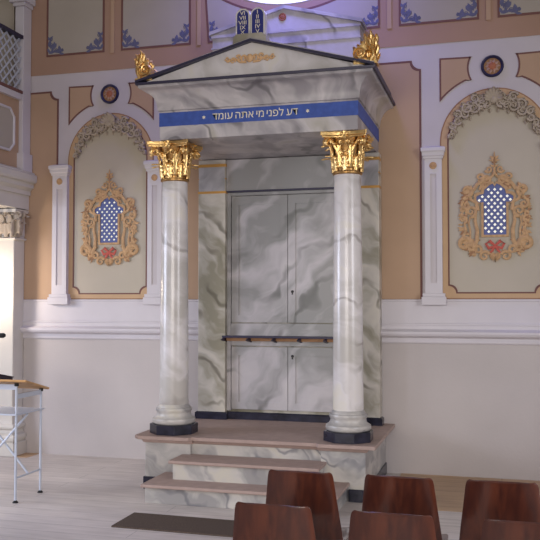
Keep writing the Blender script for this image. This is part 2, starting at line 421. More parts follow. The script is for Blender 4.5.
def pilaster(x0, x1, label):
    t = thing('wall_pilaster', label, 'pilaster', ((x0+x1)/2, D, 1.66), None)
    MB().box(x0-.035, x1+.035, D-.09, D, 1.656, 1.735).box(x0-.025, x1+.025, D-.078, D, 1.735, 1.77).build('base', M['wall_trim'], t, bevel=.004)
    sh = flat('shaft', [rect(x0, x1, 1.77, 3.085), rect(x0+.052, x1-.052, 1.87, 2.94)], D, .062, M['wall_trim'], t)
    flat('inset', [rect(x0+.052, x1-.052, 1.87, 2.94)], D, .052, M['wall_white'], sh)
    xm = (x0+x1)/2
    MB().mould([(x0, D), (x0, D-.062), (x1, D-.062), (x1, D)][::1] if False else [(x0, D), (x0, D-.062), (x1, D-.062), (x1, D)],
               [(0, 3.085), (.01, 3.09), (.012, 3.11), (.022, 3.12), (.024, 3.15), (.034, 3.165), (.034, 3.195), (.0, 3.21)]).box(x0, x1, D-.062, D, 3.085, 3.20).build('cap', M['wall_trim'], t)
    r = MB().lathe([(0.001, 0), (.034, 0), (.036, -.006), (.030, -.012), (.026, -.008), (.001, -.008)], 0, 0, 24, T=Matrix.Translation((xm, D-.062, 3.02)) @ Matrix.Rotation(R(-90), 4, 'X'))
    for k in range(8): lf(r, xm, 3.02, k*45, .026, .016, D-.070, .006)
    r.build('rosette', M['orn'], t)
    return t
pilaster(-4.79, -4.612, 'narrow white wall pilaster at the outer left of the left arched panel')
pilaster(-3.645, -3.48, 'narrow white wall pilaster between the left arched panel and the gilded left column')
pilaster(-.702, -.537, 'narrow white wall pilaster on the left side of the right arched panel')
pilaster(.46, .625, 'narrow white wall pilaster on the right side of the right arched panel')

rnd = random.Random(4)
def cartouche(cx, cz, label):
    """painted gold scrollwork round the lattice window"""
    y = D-.021; t = MB(); dk = MB()
    for s in (1, -1):
        def P(pts): return [(cx+s*x, y, cz+z) for x, z in pts]
        def S(x, z, r0, a0, tn, w0=.014, w1=.005, m=t):
            pts = spiral(0, 0, r0, r0*.18, a0, tn, 0); scroll_tube(m, [(cx+s*(x+p[0]), y, cz+z+p[2]) for p in pts], w0*1.25, w1*1.5)
        S(.285, -.30, .066, 200, -1.5, .022, .007); S(.225, -.335, .05, 20, 1.2, .018, .006)
        S(.225, .015, .055, 270, -1.4, .015, .005); S(.30, -.06, .04, 250, -1.2, .011, .004)
        S(.26, .215, .055, 260, -1.3, .017, .006); S(.27, .08, .045, 60, -1.2, .014, .006)
        S(.135, .345, .045, 300, -1.3, .014, .005); S(.075, .31, .05, 10, 1.1, .014, .006)
        S(.055, .42, .035, 340, -1.2, .010, .004); S(.10, -.42, .05, 160, -1.3, .014, .005); S(.16, -.36, .045, 20, 1.1, .014, .005)
        scroll_tube(t, P([(.21, -.34), (.17, -.27), (.165, -.17), (.185, -.08), (.18, .0)]), .024, .013)
        scroll_tube(t, P([(.30, -.235), (.275, -.17), (.285, -.10), (.27, -.05)]), .017, .008)
        scroll_tube(t, P([(.235, -.27), (.23, -.18), (.245, -.1), (.23, -.03)]), .012, .008)
        scroll_tube(t, P([(.16, .02), (.17, .1), (.225, .13), (.235, .19)]), .02, .014)
        scroll_tube(t, P([(.20, .22), (.16, .28), (.10, .31), (.03, .345), (0, .38)]), .02, .012)
        scroll_tube(dk, P([(.33, .12), (.29, .14), (.25, .13), (.22, .16)]), .006, .009)
        scroll_tube(dk, P([(.02, .39), (.025, .34), (.08, .29)]), .006, .006)
        scroll_tube(dk, P([(.14, -.26), (.19, -.30), (.25, -.37), (.31, -.35)]), .006, .005)
        for k in range(120):
            a = rnd.uniform(-80, 80); rr = rnd.uniform(.62, 1.02)
            x = .155+ .15*abs(math.cos(R(a)))*rr; z = -.04+.36*math.sin(R(a))
            if z > .24: x -= .12
            lf(t if k % 3 else dk, cx+s*x, y+rnd.uniform(-.003, .003), 0, 0, 0, 0) if False else lf(t if k % 3 else dk, cx+s*x, cz+z, (rnd.uniform(-70, 110) if s > 0 else 180-rnd.uniform(-70, 110)), rnd.uniform(.03, .07), rnd.uniform(.018, .034), y, .006)
        for k in range(9): lf(t, cx, cz-.40, -90+s*k*13, .085-.004*k, .02, y, .008)
        lf(t, cx, cz+.515, 90-s*50, .055, .03, y); lf(t, cx, cz+.50, 90-s*80, .055, .022, y); lf(dk, cx, cz+.49, 90-s*105, .03, .014, y); lf(t, cx, cz+.44, 90-s*60, .05, .02, y)
    t.tube([(cx, y, cz+.37), (cx, y, cz+.45), (cx, y, cz+.52), (cx, y, cz+.59)], [.016, .009, .013, .003], 8, .5)
    dk.tube([(cx, y, cz+.44), (cx, y, cz+.54)], [.006, .009], 6, 1.1)
    bow = MB()
    for s in (1, -1):
        bow.tube([(cx, y-.004, cz-.32), (cx+s*.05, y-.004, cz-.275), (cx+s*.085, y-.004, cz-.30), (cx+s*.06, y-.004, cz-.345), (cx, y-.004, cz-.325)], [.01, .018, .014, .018, .008], 7, .4)
        bow.tube([(cx, y-.004, cz-.325), (cx+s*.03, y-.004, cz-.37), (cx+s*.05, y-.004, cz-.39)], [.010, .013, .004], 7, .4)
    root = thing('scrollwork_cartouche', label, 'wall ornament', (cx, D, cz-.5), None)
    t.build('gold_scrolls', M['orn'], root, smooth=True); dk.build('brown_scrolls', M['orn2'], root, smooth=True)
    bow.build('bow', M['bow'], root, smooth=True)
    return root
def wshape(cx, cz, o=0):      # shouldered window outline
    h = .105+o; sh = .172+o
    p = [(-h, -.215-o), (h, -.215-o), (h, .10-o*.2)]
    p += [(sh-.02, .10-o), (sh, .125), (sh, .155+o), (sh-.03, .175+o), (h, .18+o), (h-.01, .225+o), (.05, .265+o), (.018, .28+o), (0, .25+o)]
    p += [(-x, z) for x, z in p[:2:-1][1:]]+[(-h, .10-o*.2)]
    return [(cx+x, cz+z) for x, z in p]
def inpoly(x, z, P):
    c = False; j = len(P)-1
    for i in range(len(P)):
        if (P[i][1] > z) != (P[j][1] > z) and x < (P[j][0]-P[i][0])*(z-P[i][1])/(P[j][1]-P[i][1])+P[i][0]: c = not c
        j = i
    return c
def lattice_window(n, cx, cz):
    W = wshape(cx, cz); Wo = wshape(cx, cz, .022)
    o = struct(flat('window_%d' % n, [Wo, W], D-.007, .022, M['orn']))
    flat('pane', [W], D-.007, .004, M['pane'], o)
    # blue plate pierced by diamond holes
    holes = []; d = .058; hs = .0155
    for i in range(-9, 10):
        for j in range(-9, 10):
            x = cx+(i+(j % 2)*.5)*d; z = cz+.02+j*.034
            dm = [(x-hs, z), (x, z-hs), (x+hs, z), (x, z+hs)]
            if all(inpoly(x+(a-x)*1.1, z+(c-z)*1.1, W) for a, c in dm): holes.append(dm)
    flat('lattice', [W]+holes, D-.012, .010, M['lattice'], o)
    return o

def garland(cx, cz, r, label):
    """stucco leaf and scroll relief under the top of an arch"""
    y = D-.012; t = MB(); rn = random.Random(9)
    for s in (1, -1):
        spots = [(86, .97, .055), (74, .90, .06), (66, 1.02, .045), (60, .84, .055), (52, .95, .052), (45, .86, .045), (38, .97, .04), (30, .90, .036), (22, .94, .034), (14, .90, .028), (8, .93, .024), (70, .80, .04), (80, .82, .04)]
        for a, q, sz in spots:
            x = cx+s*r*q*math.cos(R(a)); z = cz+r*q*math.sin(R(a))
            pts = spiral(0, 0, sz, sz*.2, rn.uniform(0, 360), 1.4*rn.choice((1, -1)), 0, 20)
            t.tube([(x+s*p[0], y-.012, z+p[2]) for p in pts], [.015-.009*i/20 for i in range(21)], 6, 2.0)
            for k in range(6):
                aa = rn.uniform(0, 360)
                v, f = leaf(.035, sz*1.3, cup=.5, lean=.012, tip=.8, nu=3, nv=5)
                t.add(v, f, Matrix.Translation((x, y-.004, z)) @ Matrix.Rotation(R(aa), 4, 'Y'))
        pts = [(cx+s*r*.93*math.cos(R(a)), y-.01, cz+r*.93*math.sin(R(a))+.012*math.sin(a*.5)) for a in range(6, 92, 5)]
        t.tube(pts, [.008+.010*i/len(pts) for i in range(len(pts))], 6, 1.5)
        for k in range(4):     # hanging buds
            x = cx+s*r*(.82-.0*k)*math.cos(R(84-k*16)); z = cz+r*.72*math.sin(R(84-k*16))
            lf(t, x, z, -90, .05, .025, y-.006, .016)
    for k in range(-4, 5):
        v, f = leaf(.04, .115-.006*abs(k), cup=.6, lean=.03, tip=.9, nu=4, nv=6)
        t.add(v, f, Matrix.Translation((cx, y-.02, cz+r*.90)) @ Matrix.Rotation(R(k*22), 4, 'Y'))
    t.lathe([(.001, -.05), (.03, -.04), (.04, 0)], 0, 0, 14, T=Matrix.Translation((cx, y, cz+r*.88)) @ Matrix.Rotation(R(-90), 4, 'X'))
    o = t.build('stucco_garland', M['stucco'], smooth=True, solid=.004)
    return tag(o, label, 'stucco relief')

def bay(cx, n, side):
    # arched niche panel
    hw = .503; zs = 3.25
    outer = [(cx-hw, 1.724), (cx+hw, 1.724)]+arc(cx, zs, hw, 0, 180, 32)
    iw = .437
    def inner(w_, zb, r): return arc(cx-w_, zb, r, 90, 0, 6)+arc(cx+w_, zb, r, 180, 90, 6)+arc(cx, zs, w_, 0, 180, 32)
    t = thing('arched_wall_panel', 'tall cream arched wall panel with ochre border, in the %s bay beside the ark' % side, 'wall panel', (cx, D, 1.724))
    flat('border', [outer, inner(iw+.008, 1.768, .075)], D, .008, M['ochre'], t)
    flat('outline', [inner(iw+.008, 1.768, .075), inner(iw-.006, 1.782, .075)], D, .011, M['line'], t)
    flat('outer_line', [[(cx-hw-.012, 1.715), (cx+hw+.012, 1.715)]+arc(cx, zs, hw+.012, 0, 180, 32), outer], D, .006, M['orn2'], t)
    flat('field', [inner(iw-.006, 1.782, .075)], D, .005, M['cream'], t)
    lattice_window(n, cx-.0, 2.548)
    cartouche(cx, 2.548, 'gold painted scrollwork cartouche framing the small lattice window, %s of the ark' % side)
    garland(cx, zs, .44, 'carved stucco leaf garland at the top of the %s arched panel' % side)
    # medallion
    m = thing('wall_medallion', 'round navy medallion with orange flower above the %s arched panel' % side, 'medallion', (cx-.01, D, 3.87))
    T = Matrix.Translation((cx-.01, D, 3.975)) @ Matrix.Rotation(R(90), 4, 'X')
    MB().lathe([(.108, 0), (.108, .018), (.098, .030), (.084, .022), (.08, .010), (.08, 0)], 0, 0, 40, T=T).build('ring', M['navy'], m, smooth=True)
    MB().lathe([(.001, 0), (.081, 0), (.081, .008), (.001, .010)], 0, 0, 40, T=T).build('disc', M['orn2'], m)
    pe = MB()
    for k in range(10): lf(pe, cx-.01+.012*math.cos(R(k*36)), 3.975+.012*math.sin(R(k*36)), k*36, .062, .032, D-.011, .012)
    pe.build('petals', M['med_petal'], m)
    ce = MB().lathe([(.001, .012), (.032, .010), (.036, .018), (.02, .028), (.001, .030)], 0, 0, 20, T=T)
    for k in range(8): lf(ce, cx-.01, 3.975, k*45+10, .05, .016, D-.020, .008)
    ce.build('flower_centre', M['med_orange'], m, smooth=True)
    # spandrels with concave sides
    for s, wd in ((-1, 'left'), (1, 'right')):
        mx = cx-.01
        def loop(e):
            xo = .515-e
            p = [(s*xo, 4.092-e), (s*(.20+e*1.0), 4.086-e)]
            for a in range(0, 9):       # concave towards medallion
                aa = R(28-a*7.2); rr = .235+e
                p.append((s*(rr*math.cos(aa)), 3.975+rr*math.sin(aa)))
            a0 = math.degrees(math.atan2(3.852-zs, .262)); a1 = math.degrees(math.acos((.515-e)/(.655+e)))
            for k in range(0, 9):
                aa = R(a0+(a1-a0)*k/8); p.append((s*(.655+e)*math.cos(aa), zs+(.655+e)*math.sin(aa)))
            return [(cx+x, z) for x, z in p]
        frame_panel('spandrel_panel', loop(0), loop(.016), 'small brown spandrel panel with concave edges, %s of the medallion in the %s bay' % (wd, side), 'wall panel', M['brown'], M['line'])
bay(-4.115, 1, 'left')
bay(-.04, 2, 'right')

def corner_orn(mb, x, z, sx, sz, y):
    rn = random.Random(3)
    for k in range(38):
        u = rn.random(); v_ = rn.random()
        if u+v_ > 1: u, v_ = 1-u, 1-v_
        u = u**1.25; v_ = v_**1.25
        a = rn.uniform(-20, 110); ang = a if sx > 0 else 180-a
        lf(mb, x+sx*(.0+u*.19), z+v_*.19, ang, rn.uniform(.045, .08), rn.uniform(.018, .030), y, .004)
    for q, r in ((.17, .022), (.10, .028)):
        mb.tube([(x+sx*(q+p[0]), y-.003, z+.03+p[2]) for p in spiral(0, 0, r, r*.2, 180, -1.2, 0, 14)], .004, 5, .5)
        mb.tube([(x+sx*(.03+p[0]), y-.003, z+q+p[2]) for p in spiral(0, 0, r, r*.2, 270, 1.2, 0, 14)], .004, 5, .5)
def upper_panel(x0, x1, label, arcb=False, sides=(1, -1)):
    z0 = 4.448; z1 = 6.3
    if arcb:
        def lp(e):
            r = 1.41+e; zc = 6.12; dx = x1-e-CX; a = math.degrees(math.acos(dx/r))
            return [(x0+e, z0+e), (x1-e, z0+e)]+arc(CX, zc, r, -a, -180+a, 40)
    else:
        def lp(e): return rect(x0+e, x1-e, z0+e, z1-e)
    t = frame_panel('framed_wall_panel', lp(0), lp(.022), label, 'wall panel', M['cream_up'], M['line'], base=.006)
    q = MB()
    corner_orn(q, x0+.03, z0+.03, 1, 1, D-.012); corner_orn(q, x1-.03, z0+.03, -1, 1, D-.012)
    q.build('corner_flowers', M['floral'], t)
upper_panel(-4.912, -4.195, 'upper cream panel with blue corner flowers, nearest the gallery on the left')
upper_panel(-3.992, -3.175, 'upper cream panel with blue corner flowers, second from the left above the ark side')
upper_panel(-2.98, -1.14, 'upper cream panel cut by the arc of the bright round window, behind the ark top', True)
upper_panel(-.95, -.17, 'upper cream panel with blue corner flowers, right of the gilded corner ornament')
upper_panel(.005, .8, 'upper cream panel with blue corner flowers, at the far right edge of the photo')
for i, x in enumerate((-4.093, -3.078, -1.045, -.082)):
    struct(MB().box(x-.022, x+.022, D-.018, D-.006, 4.43, 6.3).build('trim_%d' % (4+i), M['brown']))

# ---------------------------------------------------------------- the ark: stepped platform
pf = thing('stepped_platform', 'marble platform of three steps with reddish sandstone treads below the ark', 'platform', (CX, 7.4, 0))
MB().box(-3.115, -2.68, 7.0, D-.01, 0, .45).box(-1.49, -1.105, 7.0, D-.01, 0, .45).box(-2.68, -1.49, 7.04, D-.01, 0, .45).build('pedestal', M['marble_step'], pf, bevel=.004)
MB().mould([(-3.115, D-.02), (-3.115, 7.0), (-2.68, 7.0), (-2.68, 7.04), (-1.49, 7.04), (-1.49, 7.0), (-1.105, 7.0), (-1.105, D-.02)],
           [(0, .415), (.015, .42), (.022, .435), (.03, .452), (0, .452)]).build('slab_moulding', M['sand'], pf)
MB().prismz([(-3.205, D-.01), (-3.205, 6.97), (-3.15, 6.915), (-2.67, 6.915), (-2.65, 6.955), (-1.52, 6.955), (-1.50, 6.915), (-1.01, 6.915), (-1.01, D-.01)], .452, .485).build('platform_slab', M['sand'], pf, bevel=.006)
MB().box(-3.13, -2.9, 6.985, D-.02, 0, .11).build('plinth', M['black'], pf, bevel=.004); MB().box(-1.25, -1.09, 6.985, D-.02, 0, .105).build('plinth', M['black'], pf, bevel=.004)
for x0, x1, y0, zt, zb in ((-2.895, -1.27, 6.50, .16, 0), (-2.735, -1.47, 6.72, .325, .0)):
    s = MB().box(x0, x1, y0, 7.03, zb, zt-.028).build('step', M['marble_step'], pf, bevel=.004)
    MB().box(x0-.03, x1+.03, y0-.035, 7.035, zt-.028, zt).build('tread', M['sand'], s, bevel=.008)

# ---------------------------------------------------------------- ark cabinet
ab = thing('ark_cabinet', 'tall veined marble ark cabinet with double doors standing on the platform', 'ark', (CX, 8.1, .485))
PX0, PX1 = -3.02, -1.135
RX0, RX1 = -2.725, -1.42
body = MB().box(PX0, PX1, 8.215, D-.014, .485, 3.16)
body.build('body', M['marble_warm'], ab)
for x0, x1 in ((PX0, RX0), (RX1, PX1)):
    p = MB().box(x0, x1, 8.100, 8.215, .485, 3.16).build('side_pilaster', M['marble_warm'], ab, bevel=.004)
    MB().box(x0-.005, x1+.005, 8.095, 8.207, 3.085, 3.115).box(x0-.003, x1+.003, 8.098, 8.207, 2.955, 2.966).box(x0-.005, x1+.005, 8.095, 8.207, 2.808, 2.832).build('gold_band', M['gold_band'], p)
    MB().box(x0+.006, x1-.006, 8.094, 8.207, 2.835, 3.08).build('pilaster_cap', M['marble_door'], p)
MB().box(RX0, RX1, 8.138, 8.215, 2.835, 3.16).build('lintel', M['marble_door'], ab, bevel=.003)
MB().box(RX0, RX1, 8.127, 8.215, 2.818, 2.835).build('lintel_edge', M['navy_edge'], ab)
MB().box(RX0, RX0+.04, 8.161, 8.215, .57, 2.818).box(RX1-.04, RX1, 8.161, 8.215, .57, 2.818).box(RX0+.04, RX1-.04, 8.161, 8.215, 2.785, 2.818).build('door_frame', M['marble_door'], ab, bevel=.003)
MB().mould([(PX0, 8.207), (PX0, 8.100), (RX0, 8.100), (RX0, 8.161), (RX1, 8.161), (RX1, 8.100), (PX1, 8.100), (PX1, 8.207)], [(0, .485), (.025, .485), (.025, .548), (.01, .56), (0, .56)]).build('plinth', M['black'], ab)
dm = CX
for z0, z1, key in ((1.475, 2.78, 1.79), (.585, 1.225, 1.135)):
    for x0, x1, kk in ((RX0+.045, dm-.003, 0), (dm+.003, RX1-.045, 1)):
        d = flat('door', [rect(x0, x1, z0, z1), rect(x0+.075, x1-.075, z0+.075, z1-.09)], 8.211, .035, M['marble_door'], ab)
        flat('door_panel', [rect(x0+.075, x1-.075, z0+.075, z1-.09)], 8.211, .025, M['marble_door'], d)
        if kk:
            MB().lathe([(.001, -.004), (.013, -.004), (.015, 0), (.001, 0)], 0, 0, 16, T=Matrix.Translation((x0+.045, 8.176, key)) @ Matrix.Rotation(R(90), 4, 'X') @ Matrix.Scale(-1, 4, (0, 0, 1))).prism([(x0+.038, key-.030), (x0+.052, key-.030), (x0+.048, key), (x0+.042, key)], 8.171, 8.177).build('keyhole', M['keyhole'], d)
MB().box(RX0+.04, RX1-.04, 8.173, 8.215, 1.235, 1.465).build('door_rail', M['marble_door'], ab, bevel=.003)
lg = MB().box(RX0-.03, RX1+.03, 8.085, 8.173, 1.318, 1.34).build('shelf', M['navy_edge'], ab, bevel=.003)
br = MB().box(RX0-.03, RX1+.03, 8.138, 8.177, 1.285, 1.318)
br.build('shelf_underside', M['orn2'], lg)
for k in range(6):
    q = MB()
    x = RX0-.01+ (RX1-RX0+.02)*k/5
    q.prismx([(8.173, 1.318), (8.104, 1.318), (8.0, 1.30), (8.173, 1.27)], x-.010, x+.010)
    q.build('bracket', M['navy_edge'], lg)

# ---------------------------------------------------------------- columns
def column(x, y, label):
    t = thing('marble_column', label, 'column', (x, y, .485), None)
    oc = [(x+.222*math.cos(R(22.5+45*k)), y+.222*math.sin(R(22.5+45*k))) for k in range(8)]
    MB().prismz(oc, .485, .572).build('base_plinth', M['black'], t, bevel=.004)
    pr = [(.18, .572), (.195, .585), (.200, .605), (.195, .622), (.178, .632), (.165, .640), (.158, .66), (.156, .675), (.163, .688), (.168, .70), (.163, .715), (.150, .722), (.146, .735), (.134, .75)]
    MB().lathe(pr, x, y, 48).build('base', M['marble_step'], t, smooth=True)
    sh = [(.134, .75)]+[(.133-.016*(k/10)**1.5, .75+k*.2065) for k in range(1, 11)]
    MB().lathe(sh, x, y, 48).build('shaft', M['marble_col'], t, smooth=True)
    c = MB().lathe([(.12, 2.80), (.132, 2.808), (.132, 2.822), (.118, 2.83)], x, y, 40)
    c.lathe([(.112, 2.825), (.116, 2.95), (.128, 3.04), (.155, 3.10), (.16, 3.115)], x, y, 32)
    cp = c.build('capital', M['gold_shaded'], t, smooth=True)
    lv = MB()
    for row, (n, z, h, w_, r, ln) in enumerate(((8, 2.825, .135, .074, .118, .012), (8, 2.85, .215, .066, .118, .026))):
        for k in range(n):
            a = 360/n*(k+.5*row)
            v, f = leaf(w_, h, cup=.5, lean=ln, tip=1.2, nu=8, nv=14, lob=.4)
            lv.add(v, f, Matrix.Translation((x, y, z)) @ Matrix.Rotation(R(a), 4, 'Z') @ Matrix.Translation((0, -r, 0)))
    lv.build('leaves', M['gold'], cp, smooth=True, solid=.006)
    vo = MB()
    for k in range(4):
        T = Matrix.Translation((x, y, 0)) @ Matrix.Rotation(R(45+90*k), 4, 'Z')
        for sgn in (-1, 1):
            st = [(.118, sgn*.05, 2.93), (.135, sgn*.04, 3.0), (.160, sgn*.022, 3.06), (.192, sgn*.014, 3.095)]
            sp = [(.210+p[0], sgn*.014, 3.07+p[2]) for p in spiral(0, 0, .036, .008, 120, -1.5, 0, 22)]
            pts = st+sp
            vo.tube(pts, [.012]*len(st)+[.013-.006*i/23 for i in range(len(sp))], 7, 1.2, T)
        T2 = Matrix.Translation((x, y, 0)) @ Matrix.Rotation(R(90*k), 4, 'Z')
        for sgn in (-1, 1):       # small inner helices and the flower on each face
            sp = [(sgn*(.03+p[0]), -.148, 3.065+p[2]) for p in spiral(0, 0, .022, .005, 60, 1.3, 0, 16)]
            vo.tube([(sgn*.06, -.122, 2.96), (sgn*.055, -.135, 3.02)]+sp, .007, 6, 1.2, T2)
        for m_ in range(6):
            v, f = leaf(.028, .036, cup=.6, lean=.006, tip=.8, nu=3, nv=4)
            vo.add(v, f, T2 @ Matrix.Translation((0, -.175, 3.128)) @ Matrix.Rotation(R(60*m_), 4, 'Y'))
        for q_ in range(7):       # little berries between leaves
            vo.lathe([(.001, -.009), (.007, -.006), (.009, 0), (.006, .007), (.001, .009)], 0, 0, 8, T=T2 @ Matrix.Translation((-.05+.1*q_/6, -.14-.01*math.sin(q_), 2.99+.012*math.sin(q_*2.4))))
    vo.build('volutes', M['gold'], cp, smooth=True)
    # abacus: concave-sided square with cut corners
    lp = []
    for k in range(4):
        a = R(90*k)
        for i in range(-6, 7):
            u = i/6; px = u*.186; py = -.192+.04*(1-u*u)
            lp.append((x+px*math.cos(a)-py*math.sin(a), y+px*math.sin(a)+py*math.cos(a)))
    ab_ = MB().prismz(lp, 3.112, 3.13)
    lp2 = [(x+(p[0]-x)*1.06, y+(p[1]-y)*1.06) for p in lp]
    ab_.prismz(lp2, 3.13, 3.164)
    ab_.build('abacus', M['gold'], cp, bevel=.005)
    return t
column(-2.915, 7.19, 'white marble column with gilded leaf capital on the left front of the platform')
column(-1.285, 7.19, 'white marble column with gilded leaf capital on the right front of the platform')

# ---------------------------------------------------------------- canopy
FX0, FX1, FY = -2.99, -1.16, 7.0
cn = thing('ark_canopy', 'projecting marble canopy with blue inscribed band and low pediment over two columns', 'canopy', (CX, 7.6, 3.165))
MB().box(FX0, FX1, FY, D-.01, 3.166, 3.62).build('entablature', M['marble'], cn, bevel=.004)
path = [(FX0, D-.01), (FX0, FY), (FX1, FY), (FX1, D-.01)]
cav = [(0, 3.43)]+[(.015+.13*(1-math.cos(R(a))), 3.435+.185*math.sin(R(a))) for a in range(0, 91, 10)]+[(.15, 3.625), (.15, 3.65), (0, 3.65)]
MB().mould(path, cav).build('cornice', M['marble'], cn, smooth=True)
MB().mould(path, [(.0, 3.645), (.168, 3.645), (.172, 3.667), (0, 3.667)]).build('cornice_edge', M['navy_edge'], cn)
bd = MB().mould(path, [(0, 3.29), (.004, 3.29), (.004, 3.415), (0, 3.415)]).build('inscribed_band', M['blue_band'], cn)
# gable
XL, XR, ZB, ZA, YF = FX0-.16, FX1+.16, 3.667, 3.955, FY-.14
xm = (XL+XR)/2
MB().prism([(XL+.03, ZB), (XR-.03, ZB), (xm, ZA+.012)], YF+.02, 7.93).build('gable', M['marble_col'], cn)
rk = MB()
for s in (-1, 1):
    xe = XR if s > 0 else XL
    rk.prism([(xe+s*.012, ZB), (xe+s*.012, ZB+.022), (xm, ZA+.026), (xm, ZA+.004)] if s > 0 else [(xe+s*.012, ZB), (xm, ZA+.004), (xm, ZA+.026), (xe+s*.012, ZB+.022)], YF-.03, 7.94)
rk.build('raking_edge', M['navy_edge'], cn)
rt = MB()
for s in (-1, 1):
    xe = XR if s > 0 else XL
    rt.prism([(xe, ZB+.022), (xe, ZB+.036), (xm, ZA+.042), (xm, ZA+.026)], YF-.005, 7.94)
rt.build('roof', M['marble'], cn)
g = MB(); yo = YF+.012
for s in (1, -1):
    cx_ = -2.09
    for (x, z, r, a, tn) in ((.055, .0, .032, 200, -1.3), (.10, .01, .024, 20, 1.2), (.155, -.006, .024, 200, -1.2), (.205, .010, .020, 180, 1.2)):
        g.tube([(cx_+s*(x+p[0]), yo, 3.815+z+p[2]) for p in spiral(0, 0, r, r*.2, a, tn, 0, 16)], [.008-.004*i/16 for i in range(17)], 6, 1)
    g.tube([(cx_+s*a, yo, 3.815+b_) for a, b_ in ((.03, -.02), (.09, -.018), (.14, .012), (.2, -.012), (.235, .006))], [.008, .007, .006, .005, .002], 6)
    for k in range(7): lf(g, cx_+s*(.04+.025*k), 3.812, 90-s*(20+k*14), .03, .014, yo, .008)
g.lathe([(.001, -.02), (.02, -.014), (.03, 0)], 0, 0, 14, T=Matrix.Translation((-2.09, yo, 3.82)) @ Matrix.Rotation(R(-90), 4, 'X'))
for i_, p_ in enumerate(g.v): g.v[i_] = (-2.09+(p_[0]+2.09)*1.0, p_[1], 3.82+(p_[2]-3.82)*1.3)
g.build('gable_ornament', M['gold_paint'], cn, smooth=True)

def text(body_, size, x, y, z, m, parent, name, sx=1.0, ext=.0015, rot=0, al='CENTER'):
    cu = bpy.data.curves.new(name, 'FONT'); cu.body = body_; cu.size = size; cu.align_x = al; cu.extrude = ext; cu.offset = 0.0
    o = bpy.data.objects.new('tmp', cu); col.objects.link(o)
    dg = bpy.context.evaluated_depsgraph_get(); dg.update()
    me = bpy.data.meshes.new_from_object(o.evaluated_get(dg)); bpy.data.objects.remove(o)
    me.transform(Matrix.Translation((x, y, z)) @ Matrix.Rotation(rot, 4, 'Y') @ Matrix.Scale(sx, 4, (1, 0, 0)) @ Matrix.Rotation(R(90), 4, 'X'))
    me.materials.clear(); me.materials.append(m)
    o = bpy.data.objects.new(name, me); link(o, parent); return o
heb = 'דע לפני מי אתה עומד'
xw = -2.474
tw = []
for word in reversed(heb.split(' ')):
    o_ = text(word[::-1], .094, 0, 0, 0, M['text_gold'], None, 'hebrew_word', 1.0, al='LEFT')
    xs = [v.co.x for v in o_.data.vertices]; tw.append((o_, min(xs), max(xs)))
gap = (.787-sum(b_-a_ for _, a_, b_ in tw))/(len(tw)-1)
for o_, a_, b_ in tw:
    o_.data.transform(Matrix.Translation((xw-a_, FY-.006, 3.324))); o_.parent = bd; xw += b_-a_+gap
for x in (-2.56, -1.60):
    st = MB()
    for k in range(6): lf(st, x, 3.352, k*60+30, .018, .010, FY-.005, .003)
    st.build('star', M['text_gold'], bd)

# corner ornaments (gilded scroll and leaves)
def acroterion(x, s, w_, label):
    # s = direction towards the middle of the canopy, w_ = width
    y = 6.92; z = 3.70; h = .255
    t = thing('gilded_corner_ornament', label, 'gilded ornament', (x, y, z-.02))
    MB().box(x-w_*.5, x+w_*.5, y-.055, y+.075, z-.008, z+.02).build('foot', M['gold'], t, bevel=.006)
    X = lambda u: x+s*(u-.5)*w_          # u = 0 outer side, 1 inner side
    core = [(X(.06), z+.01), (X(.92), z+.01), (X(.95), z+.09), (X(.80), z+.15), (X(.62), z+.20), (X(.40), z+.235), (X(.16), z+.24), (X(.02), z+.16)]
    MB().prism(core, y-.025, y+.045).build('leaf_core', M['gold'], t, bevel=.012)
    m = MB()
    for yy in (y-.072, y+.075):
        pts = spiral(X(.70), z+.078, .056, .010, -70 if s > 0 else 250, 2.0*(1 if s > 0 else -1), yy, 40)
        m.tube(pts, [.0105-.004*i/40 for i in range(41)], 7, 1.6)
    m.tube([(X(.30), y-.045, z+.012), (X(.16), y-.048, z+.06), (X(.20), y-.045, z+.12), (X(.38), y-.04, z+.16), (X(.46), y-.04, z+.21)], [.014, .016, .014, .011, .006], 8)
    m.build('scroll', M['gold'], t, smooth=True)
    lv = MB(); rn = random.Random(11)
    for k in range(44):
        u = rn.random(); q = rn.random()
        top = .235-.13*max(0, u-.35)/.65
        zz = z+.03+q*(top-.075)
        if u > .42 and zz < z+.13: continue
        front = k % 3 != 0
        ang = s*(u-.15)*30+rn.uniform(-14, 14)
        v, f = leaf(rn.uniform(.028, .04), rn.uniform(.055, .085), cup=.7, lean=.012, tip=1.0, nu=4, nv=7, lob=.4)
        lv.add(v, f, Matrix.Translation((X(.06+.88*u), (y-.026) if front else (y+.046), zz)) @ Matrix.Rotation(R(0 if front else 180), 4, 'Z') @ Matrix.Rotation(R(ang if front else -ang), 4, 'Y'))
    for k in range(7):               # crest of small leaf tips
        u = .06+.13*k
        v, f = leaf(.036, .075, cup=.6, lean=.01, tip=.9, nu=4, nv=7, lob=.4)
        lv.add(v, f, Matrix.Translation((X(u), y+.008*(k % 3), z+.170-.10*max(0, u-.3)/.6)) @ Matrix.Rotation(R(s*(u-.1)*34), 4, 'Y'))
    lv.build('leaves', M['gold'], t, smooth=True, solid=.004)
acroterion(-3.10, 1, .165, 'gilded scroll and leaf ornament on the left corner of the canopy')
acroterion(-1.075, -1, .205, 'gilded scroll and leaf ornament on the right corner of the canopy')

